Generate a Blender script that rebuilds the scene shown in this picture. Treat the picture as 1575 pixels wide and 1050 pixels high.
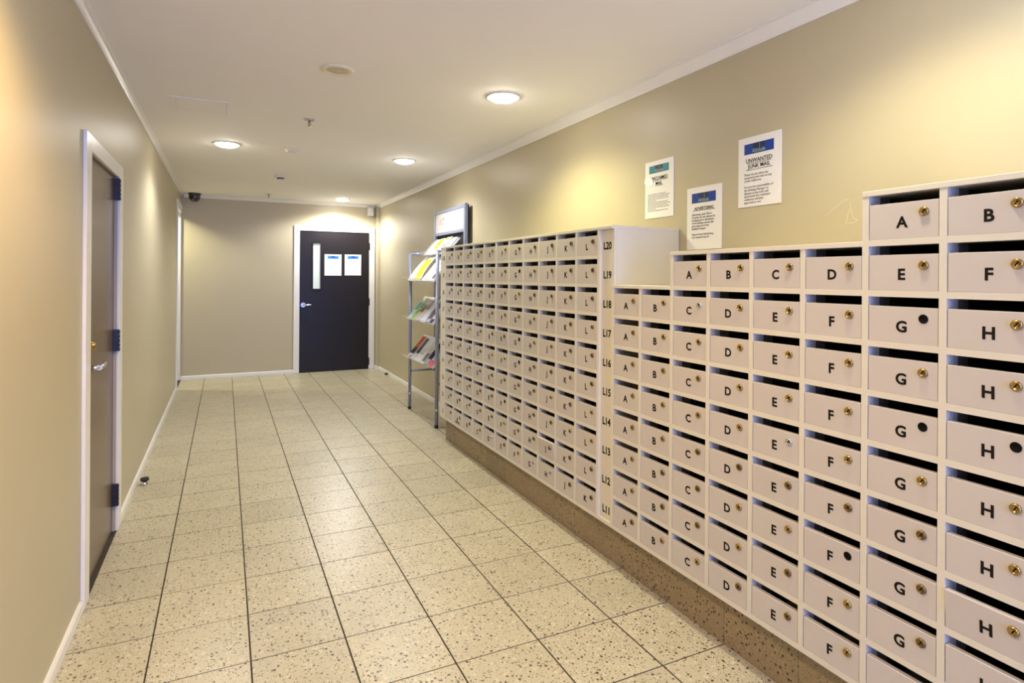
import bpy, bmesh, math, random
from mathutils import Matrix, Vector, Euler
random.seed(7)
S = bpy.context.scene
for o in list(bpy.data.objects): bpy.data.objects.remove(o)
COL = S.collection

# ------------------------------------------------------------------ camera, world, exposure
cam = bpy.data.cameras.new('camera'); camo = bpy.data.objects.new('camera', cam); COL.objects.link(camo)
cam.sensor_width = 36.0; cam.lens = 915.6 / 1575 * 36.0
cam.shift_y = -(525 - 426.8) / 1575
cam.clip_start = 0.02
camo.matrix_world = Matrix.Translation((0, 0, 1.40)) @ Matrix.Rotation(-0.449, 4, 'Z') @ Matrix.Rotation(math.pi/2, 4, 'X') @ Matrix.Rotation(0.0068, 4, 'Z')
S.camera = camo
W = bpy.data.worlds.new('world'); S.world = W; W.use_nodes = True
W.node_tree.nodes['Background'].inputs[0].default_value = (0.62, 0.74, 1.0, 1)
W.node_tree.nodes['Background'].inputs[1].default_value = 0.25
S.view_settings.view_transform = 'Standard'
try: S.view_settings.look = 'None'
except Exception: pass
S.view_settings.gamma = 1.0
S.view_settings.use_curve_mapping = False
S.view_settings.exposure = 0.60

# daylight through the glazed entrance behind the viewer
dl = bpy.data.lights.new('entrance_daylight', 'AREA'); dl.shape = 'RECTANGLE'; dl.size = 2.0; dl.size_y = 2.1
dl.energy = 165; dl.color = (0.19, 0.32, 1.0)
dlo = bpy.data.objects.new('entrance_daylight', dl); COL.objects.link(dlo)
dlo.rotation_euler = (math.pi/2, 0, 0)   # light's -Z -> +Y
dlo.location = (0.8, -3.45, 1.15)

# room dimensions
XL, XR, YB, YF, ZC = -0.534, 2.105, 9.10, -3.3, 2.49

# ------------------------------------------------------------------ materials
def srgb(r, g, b):
    f = lambda c: (c/255/12.92) if c/255 <= 0.04045 else ((c/255 + 0.055)/1.055)**2.4
    return (f(r), f(g), f(b), 1)
MATS = {}
def mat(name, col, rough=0.5, metal=0.0, spec=0.5, noise=0.0, nscale=40.0, bump=0.0, bscale=200.0, emit=0.0, emitcol=None, trans=0.0, coat=0.0, alpha=1.0):
    if name in MATS: return MATS[name]
    m = bpy.data.materials.new(name); m.use_nodes = True
    nt = m.node_tree; b = nt.nodes['Principled BSDF']
    b.inputs['Base Color'].default_value = col; b.inputs['Roughness'].default_value = rough
    b.inputs['Metallic'].default_value = metal; b.inputs['Specular IOR Level'].default_value = spec
    b.inputs['Coat Weight'].default_value = coat
    b.inputs['Alpha'].default_value = alpha
    if trans: b.inputs['Transmission Weight'].default_value = trans
    if emit:
        b.inputs['Emission Color'].default_value = emitcol or col; b.inputs['Emission Strength'].default_value = emit
    if noise or bump:
        tc = nt.nodes.new('ShaderNodeTexCoord')
    if noise:
        n = nt.nodes.new('ShaderNodeTexNoise'); n.inputs['Scale'].default_value = nscale; n.inputs['Detail'].default_value = 3
        nt.links.new(tc.outputs['Object'], n.inputs['Vector'])
        mr = nt.nodes.new('ShaderNodeMapRange'); mr.inputs[3].default_value = 1 - noise; mr.inputs[4].default_value = 1 + noise
        nt.links.new(n.outputs['Fac'], mr.inputs[0])
        mx = nt.nodes.new('ShaderNodeMix'); mx.data_type = 'RGBA'; mx.blend_type = 'MULTIPLY'; mx.inputs['Factor'].default_value = 1
        mx.inputs['A'].default_value = col
        nt.links.new(mr.outputs[0], mx.inputs['B']); nt.links.new(mx.outputs['Result'], b.inputs['Base Color'])
    if bump:
        n2 = nt.nodes.new('ShaderNodeTexNoise'); n2.inputs['Scale'].default_value = bscale; n2.inputs['Detail'].default_value = 4
        nt.links.new(tc.outputs['Object'], n2.inputs['Vector'])
        bp = nt.nodes.new('ShaderNodeBump'); bp.inputs['Strength'].default_value = bump; bp.inputs['Distance'].default_value = 0.002
        nt.links.new(n2.outputs['Fac'], bp.inputs['Height']); nt.links.new(bp.outputs['Normal'], b.inputs['Normal'])
    MATS[name] = m; return m

def terrazzo(name, base, light, dark, rough, dens=0.5, scale=62.0, coat=0.0):
    m = bpy.data.materials.new(name); m.use_nodes = True; nt = m.node_tree; N = nt.nodes; L = nt.links
    b = N['Principled BSDF']; b.inputs['Roughness'].default_value = rough; b.inputs['Coat Weight'].default_value = coat
    b.inputs['Coat Roughness'].default_value = 0.12
    tc = N.new('ShaderNodeTexCoord'); oi = N.new('ShaderNodeObjectInfo')
    mul = N.new('ShaderNodeMath'); mul.operation = 'MULTIPLY'; mul.inputs[1].default_value = 37.0; L.new(oi.outputs['Random'], mul.inputs[0])
    add = N.new('ShaderNodeVectorMath'); add.operation = 'ADD'; L.new(tc.outputs['Object'], add.inputs[0]); L.new(mul.outputs[0], add.inputs[1])
    def dist(vec, sc, amt):
        nz = N.new('ShaderNodeTexNoise'); nz.inputs['Scale'].default_value = sc; L.new(vec, nz.inputs['Vector'])
        s = N.new('ShaderNodeVectorMath'); s.operation = 'SCALE'; s.inputs['Scale'].default_value = amt; L.new(nz.outputs['Color'], s.inputs[0])
        a = N.new('ShaderNodeVectorMath'); a.operation = 'ADD'; L.new(vec, a.inputs[0]); L.new(s.outputs[0], a.inputs[1]); return a.outputs[0]
    v = dist(add.outputs[0], 140.0, 0.007)
    def chips(sc, lo, hi, keep):
        vo = N.new('ShaderNodeTexVoronoi'); vo.inputs['Scale'].default_value = sc; vo.feature = 'F1'; L.new(v, vo.inputs['Vector'])
        sep = N.new('ShaderNodeSeparateColor'); L.new(vo.outputs['Color'], sep.inputs[0])
        # chip radius varies with the cell's random colour
        gate = N.new('ShaderNodeMapRange'); gate.inputs[1].default_value = keep; gate.inputs[2].default_value = 1.0; gate.inputs[3].default_value = 0.0; gate.inputs[4].default_value = hi
        L.new(sep.outputs[0], gate.inputs[0])
        lt = N.new('ShaderNodeMath'); lt.operation = 'LESS_THAN'; L.new(vo.outputs['Distance'], lt.inputs[0]); L.new(gate.outputs[0], lt.inputs[1])
        return lt.outputs[0], sep.outputs[1]
    d1, r1 = chips(scale, 0, 0.36, 1 - dens*1.3)
    d2, r2 = chips(scale*2.0, 0, 0.42, 1 - dens*1.2)
    l1, r3 = chips(scale*0.8, 0, 0.5, 0.35)
    nb = N.new('ShaderNodeTexNoise'); nb.inputs['Scale'].default_value = 5.0; nb.inputs['Detail'].default_value = 5; L.new(add.outputs[0], nb.inputs['Vector'])
    rb = N.new('ShaderNodeMapRange'); rb.inputs[3].default_value = 0.86; rb.inputs[4].default_value = 1.14; L.new(nb.outputs['Fac'], rb.inputs[0])
    tv = N.new('ShaderNodeMapRange'); tv.inputs[3].default_value = 0.93; tv.inputs[4].default_value = 1.05; L.new(oi.outputs['Random'], tv.inputs[0])
    tm = N.new('ShaderNodeMath'); tm.operation = 'MULTIPLY'; L.new(rb.outputs[0], tm.inputs[0]); L.new(tv.outputs[0], tm.inputs[1])
    def mix(a, bb, fac):
        x = N.new('ShaderNodeMix'); x.data_type = 'RGBA'
        for s_, val in (('A', a), ('B', bb)):
            if isinstance(val, tuple): x.inputs[s_].default_value = val
            else: L.new(val, x.inputs[s_])
        if isinstance(fac, float): x.inputs['Factor'].default_value = fac
        else: L.new(fac, x.inputs['Factor'])
        return x.outputs['Result']
    c = mix(base, light, l1)
    nf = N.new('ShaderNodeTexNoise'); nf.inputs['Scale'].default_value = 170.0; nf.inputs['Detail'].default_value = 2; L.new(add.outputs[0], nf.inputs['Vector'])
    rf = N.new('ShaderNodeMapRange'); rf.inputs[1].default_value = 0.52; rf.inputs[2].default_value = 0.68; rf.inputs[4].default_value = 0.55; L.new(nf.outputs['Fac'], rf.inputs[0])
    c = mix(c, tuple(q*0.45 for q in base[:3]) + (1,), rf.outputs[0])
    darkc = mix(dark, tuple(min(1, 2.6*q) for q in dark[:3]) + (1,), r1)
    c = mix(c, darkc, d1); c = mix(c, darkc, d2)
    mm = N.new('ShaderNodeMix'); mm.data_type = 'RGBA'; mm.blend_type = 'MULTIPLY'; mm.inputs['Factor'].default_value = 1
    L.new(c, mm.inputs['A']); L.new(tm.outputs[0], mm.inputs['B']); L.new(mm.outputs['Result'], b.inputs['Base Color'])
    MATS[name] = m; return m

M_wall = mat('wall_paint', (0.49, 0.432, 0.286, 1), 0.42, noise=0.03, nscale=3, bump=0.12, bscale=260)
M_ceil = mat('ceiling_paint', (0.88, 0.86, 0.82, 1), 0.75, noise=0.02, nscale=2, bump=0.05, bscale=300)
M_trim = mat('trim_paint', (0.80, 0.78, 0.74, 1), 0.3, noise=0.03, nscale=8)
M_tile = terrazzo('terrazzo_tile', (0.49, 0.44, 0.305, 1), (0.57, 0.52, 0.385, 1), (0.045, 0.033, 0.02, 1), 0.36, 0.50, 60, 0.0)
M_plinth = terrazzo('terrazzo_plinth', (0.29, 0.215, 0.115, 1), (0.33, 0.25, 0.14, 1), (0.025, 0.017, 0.012, 1), 0.42, 0.62, 60)
M_grout = mat('dark_grout', (0.035, 0.026, 0.016, 1), 0.9, noise=0.3, nscale=30)
M_mel = mat('white_melamine', (0.67, 0.63, 0.53, 1), 0.38, noise=0.02, nscale=5)
M_door = mat('mailbox_door_laminate', (0.55, 0.505, 0.465, 1), 0.42, noise=0.025, nscale=9)
M_shade_dark = mat('slot_shade_dark', (0.02, 0.017, 0.015, 1), 0.85, noise=0.2)  # shade deep inside the mail slots, put into the colour
M_shade_mid = mat('slot_shade_mid', (0.17, 0.15, 0.14, 1), 0.85, noise=0.25, nscale=120)  # half shade painted between the white front zone and the dark depth
M_ink = mat('black_ink', (0.008, 0.007, 0.006, 1), 0.7, spec=0.15, noise=0.1)
M_grey_ink = mat('grey_print', (0.13, 0.13, 0.14, 1), 0.6, noise=0.1)
M_brass = mat('brass', (0.42, 0.29, 0.11, 1), 0.24, 1.0, noise=0.15, nscale=150)
M_brass_dk = mat('aged_brass', (0.22, 0.15, 0.07, 1), 0.35, 1.0, noise=0.2, nscale=150)
M_chrome = mat('chrome', (0.62, 0.63, 0.66, 1), 0.16, 1.0, noise=0.03)
M_key = mat('keyhole_black', (0.004, 0.0035, 0.003, 1), 0.7, spec=0.1, noise=0.1)
M_bronze = mat('brown_door_laminate', (0.135, 0.083, 0.042, 1), 0.27, noise=0.10, nscale=4, bump=0.03, bscale=120)
M_black_door = mat('near_black_door', (0.015, 0.0115, 0.011, 1), 0.34, spec=0.3, noise=0.12, nscale=6)
M_hinge = mat('dark_hinge_steel', (0.013, 0.010, 0.013, 1), 0.45, 0.0, noise=0.2)
M_steel = mat('grey_rack_steel', (0.30, 0.33, 0.46, 1), 0.32, 0.4, noise=0.04)
M_rubber = mat('black_rubber', (0.012, 0.012, 0.012, 1), 0.6, noise=0.1)
M_plastic = mat('white_plastic', (0.74, 0.72, 0.66, 1), 0.4, noise=0.02)
M_cream = mat('aged_cream_plastic', (0.80, 0.75, 0.55, 1), 0.5, noise=0.05)
M_cream_dk = mat('aged_cream_mesh', (0.60, 0.54, 0.33, 1), 0.6, noise=0.08)
M_paper = mat('white_paper', (0.82, 0.80, 0.77, 1), 0.5, noise=0.02)
M_dome = mat('black_dome', (0.008, 0.008, 0.010, 1), 0.15, coat=0.5, noise=0.05)
M_lens = mat('lamp_diffuser', (1, 1, 1, 1), 0.5, emit=48.0, emitcol=(1.0, 0.95, 0.86, 1), noise=0.0)
M_pane = mat('lit_frosted_glass', (0.5, 0.55, 0.5, 1), 0.2, emit=0.22, emitcol=(0.78, 0.92, 0.78, 1), noise=0.1, nscale=12)
M_led = mat('red_led', (0.9, 0.1, 0.1, 1), 0.4, emit=2.0, emitcol=(1, 0.25, 0.25, 1))
M_acrylic = mat('clear_acrylic', (0.85, 0.87, 0.88, 1), 0.12, alpha=0.28)
M_blue = mat('notice_blue', (0.004, 0.04, 0.30, 1), 0.35, noise=0.1)
M_blue2 = mat('notice_bright_blue', (0.01, 0.19, 0.60, 1), 0.35, noise=0.1)
M_teal = mat('notice_teal', (0.004, 0.21, 0.27, 1), 0.35, noise=0.1)
M_navy = mat('notice_navy', (0.008, 0.02, 0.06, 1), 0.35, noise=0.1)
M_logo = mat('logo_pale', (0.30, 0.42, 0.48, 1), 0.5, noise=0.05)
M_scuff = mat('chalk_scuff', (0.60, 0.56, 0.41, 1), 0.8, noise=0.05)
M_glass = mat('window_glass', (0.9, 0.95, 1.0, 1), 0.02, alpha=0.12)

# ------------------------------------------------------------------ helpers
WL = {}     # world location of every object we place
def link(o, parent=None, loc=(0, 0, 0)):
    COL.objects.link(o); WL[o.name] = Vector(loc)
    if parent is not None:
        o.parent = parent; o.location = Vector(loc) - WL[parent.name]
    else: o.location = loc
    return o
def tag(o, label=None, cat=None, group=None, kind=None):
    if label: o['label'] = label
    if cat: o['category'] = cat
    if group: o['group'] = group
    if kind: o['kind'] = kind
    return o
def thing(name, loc, label, cat, group=None):
    return tag(link(bpy.data.objects.new(name, None), None, loc), label, cat, group)
def mesh_from(bm, name, mats):
    me = bpy.data.meshes.new(name); bm.normal_update(); bm.to_mesh(me); bm.free()
    for m in (mats if isinstance(mats, (list, tuple)) else [mats]): me.materials.append(m)
    return me
def bbox(bm, x0, x1, y0, y1, z0, z1, mi=0):
    vs = [bm.verts.new(p) for p in ((x0,y0,z0),(x1,y0,z0),(x1,y1,z0),(x0,y1,z0),(x0,y0,z1),(x1,y0,z1),(x1,y1,z1),(x0,y1,z1))]
    for f in ((0,3,2,1),(4,5,6,7),(0,1,5,4),(1,2,6,5),(2,3,7,6),(3,0,4,7)):
        fc = bm.faces.new([vs[i] for i in f]); fc.material_index = mi
    return vs
BOXC = {}
def box(name, x0, x1, y0, y1, z0, z1, m, parent=None, bevel=0.0):
    dx, dy, dz = x1-x0, y1-y0, z1-z0
    key = (round(dx,5), round(dy,5), round(dz,5), m.name, bevel)
    if key not in BOXC:
        bm = bmesh.new(); bbox(bm, -dx/2, dx/2, -dy/2, dy/2, -dz/2, dz/2)
        if bevel: bmesh.ops.bevel(bm, geom=bm.edges[:], offset=bevel, segments=1, affect='EDGES')
        BOXC[key] = mesh_from(bm, name, m)
    o = bpy.data.objects.new(name, BOXC[key])
    return link(o, parent, ((x0+x1)/2, (y0+y1)/2, (z0+z1)/2))
def multibox(name, boxes, m, parent=None, loc=(0,0,0)):
    bm = bmesh.new()
    for b in boxes: bbox(bm, b[0]-loc[0], b[1]-loc[0], b[2]-loc[1], b[3]-loc[1], b[4]-loc[2], b[5]-loc[2])
    return link(bpy.data.objects.new(name, mesh_from(bm, name, m)), parent, loc)
def lathe_bm(bm, prof, seg=24, mi=0, mtx=None, caps=True):
    rings = []
    for r, z in prof:
        if r < 1e-6: rings.append([bm.verts.new((0,0,z))])
        else: rings.append([bm.verts.new((r*math.cos(2*math.pi*i/seg), r*math.sin(2*math.pi*i/seg), z)) for i in range(seg)])
    new = [v for r in rings for v in r]
    for a, b in zip(rings, rings[1:]):
        for i in range(seg):
            j = (i+1) % seg
            if len(a) == 1 and len(b) == 1: continue
            if len(a) == 1: f = bm.faces.new((a[0], b[i], b[j]))
            elif len(b) == 1: f = bm.faces.new((a[i], a[j], b[0]))
            else: f = bm.faces.new((a[i], a[j], b[j], b[i]))
            f.material_index = mi; f.smooth = True
    if mtx is not None: bmesh.ops.transform(bm, matrix=mtx, verts=new)
    return new
def lathe(name, prof, m, parent, loc, seg=24, mtx=None):
    bm = bmesh.new(); lathe_bm(bm, prof, seg, 0, mtx); bmesh.ops.recalc_face_normals(bm, faces=bm.faces[:])
    return link(bpy.data.objects.new(name, mesh_from(bm, name, m)), parent, loc)
def tube_bm(bm, pts, r, seg=10, mi=0):
    pts = [Vector(p) for p in pts]; rings = []
    for i, p in enumerate(pts):
        d = (pts[min(i+1, len(pts)-1)] - pts[max(i-1, 0)]).normalized()
        up = Vector((0,0,1)) if abs(d.z) < 0.9 else Vector((0,1,0))
        a = d.cross(up).normalized(); b = d.cross(a).normalized()
        rr = r[i] if isinstance(r, (list, tuple)) else r
        rings.append([bm.verts.new(p + a*rr*math.cos(2*math.pi*k/seg) + b*rr*math.sin(2*math.pi*k/seg)) for k in range(seg)])
    for A, B in zip(rings, rings[1:]):
        for k in range(seg):
            f = bm.faces.new((A[k], A[(k+1)%seg], B[(k+1)%seg], B[k])); f.smooth = True; f.material_index = mi
    bm.faces.new(rings[0][::-1]).material_index = mi; bm.faces.new(rings[-1]).material_index = mi
def tube(name, pts, r, m, parent=None, loc=(0,0,0), seg=10):
    bm = bmesh.new(); L = Vector(loc); tube_bm(bm, [Vector(p)-L for p in pts], r, seg)
    bmesh.ops.recalc_face_normals(bm, faces=bm.faces[:])
    return link(bpy.data.objects.new(name, mesh_from(bm, name, m)), parent, loc)
RX_NEG = Matrix(((0,0,-1,0),(-1,0,0,0),(0,1,0,0),(0,0,0,1)))     # local xy plane -> plane facing -X
RY_NEG = Matrix(((1,0,0,0),(0,0,-1,0),(0,1,0,0),(0,0,0,1)))      # local xy plane -> plane facing -Y
TXT = {}
def text_mesh(body, size, m, face, bold=0.0, align='CENTER', sx=1.0, spacing=1.0):
    key = (body, size, m.name, face, bold, align, sx)
    if key in TXT: return TXT[key]
    cu = bpy.data.curves.new('txt', 'FONT'); cu.body = body; cu.size = size; cu.align_x = align; cu.align_y = 'CENTER' if align == 'CENTER' else 'TOP'
    cu.offset = bold*size; cu.resolution_u = 3; cu.space_line = spacing; cu.extrude = 0.0002
    o = bpy.data.objects.new('txt', cu); COL.objects.link(o)
    dg = bpy.context.evaluated_depsgraph_get(); me = bpy.data.meshes.new_from_object(o.evaluated_get(dg))
    bpy.data.objects.remove(o); bpy.data.curves.remove(cu)
    me.transform(Matrix.Scale(sx, 4, (1,0,0)))
    if align == 'CENTER':     # centre the ink itself
        ys = [v.co.y for v in me.vertices]; xs = [v.co.x for v in me.vertices]
        me.transform(Matrix.Translation((-(min(xs)+max(xs))/2, -(min(ys)+max(ys))/2, 0)))
    me.transform(RX_NEG if face == 'X' else RY_NEG)
    me.materials.clear(); me.materials.append(m); me.name = 'lettering'
    TXT[key] = me; return me
def text(name, body, size, m, face, loc, parent, **k):
    return link(bpy.data.objects.new(name, text_mesh(body, size, m, face, **k)), parent, loc)

# ------------------------------------------------------------------ the shell
# floor slab (grout) with every tile as a child
floor = box('floor', XL-0.2, XR+0.2, YF, YB+0.1, -0.12, -0.0009, M_grout)
tag(floor, 'speckled cream terrazzo tile floor of the corridor', 'floor', kind='structure')
TX0, TPX, TY0, TPY = -0.243, 0.3359, 3.0153, 0.3286
colx = [XL+0.004] + [TX0 + TPX*i for i in range(7)] + [XR-0.004]
TILEC = {}
def tile_mesh(dx, dy, dz=0.012, m=M_tile):
    key = (round(dx,4), round(dy,4), dz, m.name)
    if key not in TILEC:
        bm = bmesh.new(); bbox(bm, -dx/2, dx/2, -dy/2, dy/2, -dz, 0)
        top = [e for e in bm.edges if all(v.co.z > -1e-6 for v in e.verts)]
        bmesh.ops.bevel(bm, geom=top, offset=0.0012, segments=1, affect='EDGES')
        TILEC[key] = mesh_from(bm, 'tile', m)
    return TILEC[key]
gx, gy = 0.0025, 0.0019
rest = bmesh.new()
rowsy = [TY0 + TPY*j for j in range(-20, 19)]
rowsy = [y for y in rowsy if y > YF] + [YB-0.002]
for a, b in zip(rowsy, rowsy[1:]):
    for i in range(len(colx)-1):
        x0, x1 = colx[i]+gx, colx[i+1]-gx; y0, y1 = a+gy, b-gy
        if b < 4.7 and x0 > 1.76: continue                 # under the plinth
        if b > 0.4:
            o = bpy.data.objects.new('tile', tile_mesh(x1-x0, y1-y0))
            link(o, floor, ((x0+x1)/2, (y0+y1)/2, random.uniform(-0.0004, 0.0003)))
        else: bbox(rest, x0-floor.location.x, x1-floor.location.x, y0-floor.location.y, y1-floor.location.y, -0.012-floor.location.z, 0-floor.location.z)
tf = link(bpy.data.objects.new('tile_field', mesh_from(rest, 'tile_field', M_tile)), floor, tuple(floor.location)); tag(tf, kind='stuff')

ceiling = box('ceiling', XL-0.2, XR+0.2, YF, YB+0.1, ZC, ZC+0.1, M_ceil)
tag(ceiling, 'flat off-white painted ceiling', 'ceiling', kind='structure')
wr = box('wall_right', XR, XR+0.12, YF, YB+0.1, 0, ZC, M_wall)
tag(wr, 'olive beige painted wall behind the mailboxes', 'wall', kind='structure')
# doors in the left wall
D1a, D1b, D1z = 3.10, 3.87, 1.935
D2a, D2b, D2z = 8.30, 9.085, 2.26
T = 0.12
wl = multibox('wall_left', [(XL-T, XL, YF, D1a, 0, ZC), (XL-T, XL, D1a, D1b, D1z, ZC), (XL-T, XL, D1b, D2a, 0, ZC), (XL-T, XL, D2a, D2b, D2z, ZC), (XL-T, XL, D2b, YB, 0, ZC)], M_wall)
tag(wl, 'tan painted left wall with two doorways', 'wall', kind='structure')
B1a, B1b, B1z = 0.966, 1.973, 2.064
wb = multibox('wall_back', [(-2.4, B1a, YB, YB+T, 0, ZC+0.1), (B1a, B1b, YB, YB+T, B1z, ZC+0.1), (B1b, XR+0.1, YB, YB+T, 0, ZC+0.1), (B1a, B1b, YB+T-0.01, YB+T, 0, B1z)], M_wall)
tag(wb, 'grey beige end wall holding the dark door', 'wall', kind='structure')
wf = multibox('wall_front', [(XL-T, -0.2, YF-T, YF, 0, ZC), (1.8, XR+T, YF-T, YF, 0, ZC), (-0.2, 1.8, YF-T, YF, 2.2, ZC)], M_wall)
tag(wf, 'wall behind the viewer around the glazed entrance', 'wall', kind='structure')
w1 = thing('window_1', (0.8, YF-0.06, 0), 'glazed entrance behind the viewer letting daylight in', 'window'); tag(w1, kind='structure')
for x in (-0.2, 0.77, 1.74): box('window_frame', x, x+0.06, YF-0.09, YF-0.03, 0, 2.2, M_chrome, w1)
for x in (-0.14, 0.83): box('pane', x, x+0.91, YF-0.065, YF-0.058, 0.02, 2.18, M_glass, w1)
# small lit side room behind the far left doorway
al = multibox('wall_side_room', [(-2.3, -2.2, 7.2, YB, 0, ZC), (-2.3, XL-T, 7.1, 7.2, 0, ZC), (-2.3, XL-T, 7.1, YB, ZC, ZC+0.1), (-2.3, XL-T, 7.1, YB, -0.1, 0.0)], M_wall)
tag(al, 'side room glimpsed through the far left doorway', 'wall', kind='structure')

def prism(name, prof, axis, a, b, m, label, cat, kind='structure', parent=None):
    """profile (u,z) swept along an axis; u is x for axis y, y for axis x"""
    bm = bmesh.new(); A = []; B = []
    for u, z in prof:
        A.append(bm.verts.new((u, a, z) if axis == 'y' else (a, u, z))); B.append(bm.verts.new((u, b, z) if axis == 'y' else (b, u, z)))
    n = len(prof)
    for i in range(n): bm.faces.new((A[i], A[(i+1)%n], B[(i+1)%n], B[i]))
    bm.faces.new(A[::-1]); bm.faces.new(B); bmesh.ops.recalc_face_normals(bm, faces=bm.faces[:])
    o = link(bpy.data.objects.new(name, mesh_from(bm, name, m)), parent)
    return tag(o, label, cat, kind=kind)
def cove(x, s, zl, d): # s = direction into the room
    return [(x, ZC), (x, zl), (x+s*0.007, zl), (x+s*0.012, zl+0.010), (x+s*(d-0.012), ZC-0.012), (x+s*d, ZC-0.008), (x+s*d, ZC)]
prism('trim_1', cove(XR, -1, 2.432, 0.055), 'y', YF, YB, M_trim, 'white cornice along the top of the mailbox wall', 'cornice')
prism('trim_2', cove(XL, 1, 2.457, 0.032), 'y', YF, YB, M_trim, 'white cornice along the top of the left wall', 'cornice')
prism('trim_3', cove(YB, -1, 2.448, 0.045), 'x', XL+0.03, XR-0.05, M_trim, 'white cornice along the top of the end wall', 'cornice')
def bbp(x, s): return [(x, 0.001), (x+s*0.012, 0.001), (x+s*0.012, 0.040), (x+s*0.007, 0.050), (x, 0.050)]
prism('baseboard_left', bbp(XL, 1), 'y', YF, D1a-0.11, M_trim, 'white skirting before the brown door', 'baseboard')
prism('baseboard_left_far', bbp(XL, 1), 'y', D1b+0.11, D2a-0.08, M_trim, 'white skirting between the two left doorways', 'baseboard')
prism('baseboard_back', bbp(YB, -1), 'x', XL, B1a-0.075, M_trim, 'white skirting left of the dark end door', 'baseboard')
prism('baseboard_right', bbp(XR, -1), 'y', 4.93, YB-0.15, M_trim, 'white skirting behind the brochure rack', 'baseboard')
cc = multibox('trim_4', [(2.068, XR, YB-0.15, YB, 0, 2.445)], M_wall); tag(cc, 'boxed pipe casing in the corner beside the end door', 'pipe casing', kind='structure')
cb = box('trim_5', 2.056, XR, YB-0.162, YB, 0.001, 0.05, M_trim); tag(cb, 'short skirting around the corner pipe casing', 'baseboard', kind='structure')

# scuffs on the right wall beside the tallest cabinet
def scuff(pts, w):
    bm = bmesh.new()
    for (y0, z0), (y1, z1) in zip(pts, pts[1:]):
        d = Vector((y1-y0, z1-z0)).normalized(); n = Vector((-d.y, d.x))*w/2; x = 0
        q = [(y0+n.x, z0+n.y), (y1+n.x, z1+n.y), (y1-n.x, z1-n.y), (y0-n.x, z0-n.y)]
        vs = [bm.verts.new((x, a, b)) for a, b in q] + [bm.verts.new((-0.0004, a, b)) for a, b in q]
        bm.faces.new(vs[4:]); 
        for i in range(4): bm.faces.new((vs[i], vs[(i+1)%4], vs[4+(i+1)%4], vs[4+i]))
    bmesh.ops.recalc_face_normals(bm, faces=bm.faces[:])
    o = bpy.data.objects.new('scuff_mark', mesh_from(bm, 'scuff_mark', M_scuff)); COL.objects.link(o); o.parent = wr
    o.location = Vector((XR, 0, 0)) - wr.location
scuff([(1.462, 1.70), (1.448, 1.63), (1.425, 1.622), (1.452, 1.612), (1.475, 1.615), (1.46, 1.665)], 0.003)
scuff([(1.56, 1.65), (1.525, 1.672), (1.50, 1.69), (1.475, 1.705), (1.455, 1.69)], 0.0025)

# ------------------------------------------------------------------ doors
def lever_handle(parent, base, out, along, m, name='door_handle', L=0.12, rose=0.028):
    """rose on the door face at base; out = unit normal into room, along = lever direction"""
    base, out, along = Vector(base), Vector(out), Vector(along)
    bm = bmesh.new(); tube_bm(bm, [Vector((0,0,0)), out*0.010], rose, 8)
    tube_bm(bm, [out*0.008, out*0.055], 0.010, 10)
    tube_bm(bm, [out*0.052 - along*0.008, out*0.054 + along*0.03, out*0.050 + along*(L*0.8), out*0.044 + along*L + Vector((0,0,0.006))], [0.0105, 0.0105, 0.009, 0.006], 10)
    bmesh.ops.recalc_face_normals(bm, faces=bm.faces[:])
    return link(bpy.data.objects.new(name, mesh_from(bm, name, m)), parent, tuple(base))
# brown door in the left wall
d1 = thing('door_1', (XL, (D1a+D1b)/2, 0), 'glossy brown door with white frame in the left wall', 'door'); tag(d1, kind='structure')
leaf = box('door_leaf', XL-0.060, XL-0.012, D1a+0.006, D1b-0.004, 0.006, D1z-0.004, M_bronze, d1)
fx0, fx1 = XL-0.001, XL+0.014
box('door_frame', fx0, fx1, D1a-0.105, D1a+0.004, 0.001, D1z+0.068, M_trim, d1, 0.003)
box('door_frame', fx0, fx1, D1b-0.004, D1b+0.105, 0.001, D1z+0.068, M_trim, d1, 0.003)
box('door_frame', fx0, fx1, D1a+0.004, D1b-0.004, D1z-0.004, D1z+0.068, M_trim, d1, 0.003)
for z in (1.865, 1.045, 0.205):
    h = multibox('hinge', [(XL-0.011, XL+0.0165, D1b-0.034, D1b-0.012, z-0.058, z+0.058)] + [(XL-0.002, XL+0.0195, D1b-0.036, D1b-0.010, z-0.058+0.0235*i, z-0.058+0.0235*i+0.017) for i in range(5)], M_hinge, d1, (XL, D1b-0.02, z))
lever_handle(leaf, (XL-0.012, D1a+0.045, 0.992), (1,0,0), (0,1,0), M_chrome, L=0.165, rose=0.027)
lk = lathe('deadbolt', [(0.0, 0), (0.026, 0), (0.026, 0.012), (0.021, 0.02), (0.016, 0.034), (0, 0.036)], M_brass, leaf, (XL-0.012, D1a+0.052, 1.085), 18, Matrix.Rotation(math.pi/2, 4, 'Y'))
# far left doorway: frame around an opening
d2 = thing('door_2', (XL, (D2a+D2b)/2, 0), 'white framed open doorway at the far end of the left wall', 'doorway'); tag(d2, kind='structure')
box('door_frame', XL-T-0.01, XL+0.014, D2a-0.002, D2a+0.03, 0.001, D2z, M_trim, d2)
box('door_frame', XL-T-0.01, XL-0.002, D2b-0.014, D2b+0.002, 0.001, D2z, M_trim, d2)
box('door_frame', XL-T-0.01, XL+0.014, D2a+0.03, D2b-0.014, D2z-0.03, D2z, M_trim, d2)
box('architrave', XL-0.001, XL+0.016, D2a-0.075, D2a-0.002, 0.001, D2z+0.07, M_trim, d2, 0.003)
box('architrave', XL-0.001, XL+0.016, D2a-0.002, D2b+0.002, D2z, D2z+0.07, M_trim, d2, 0.003)
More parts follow.
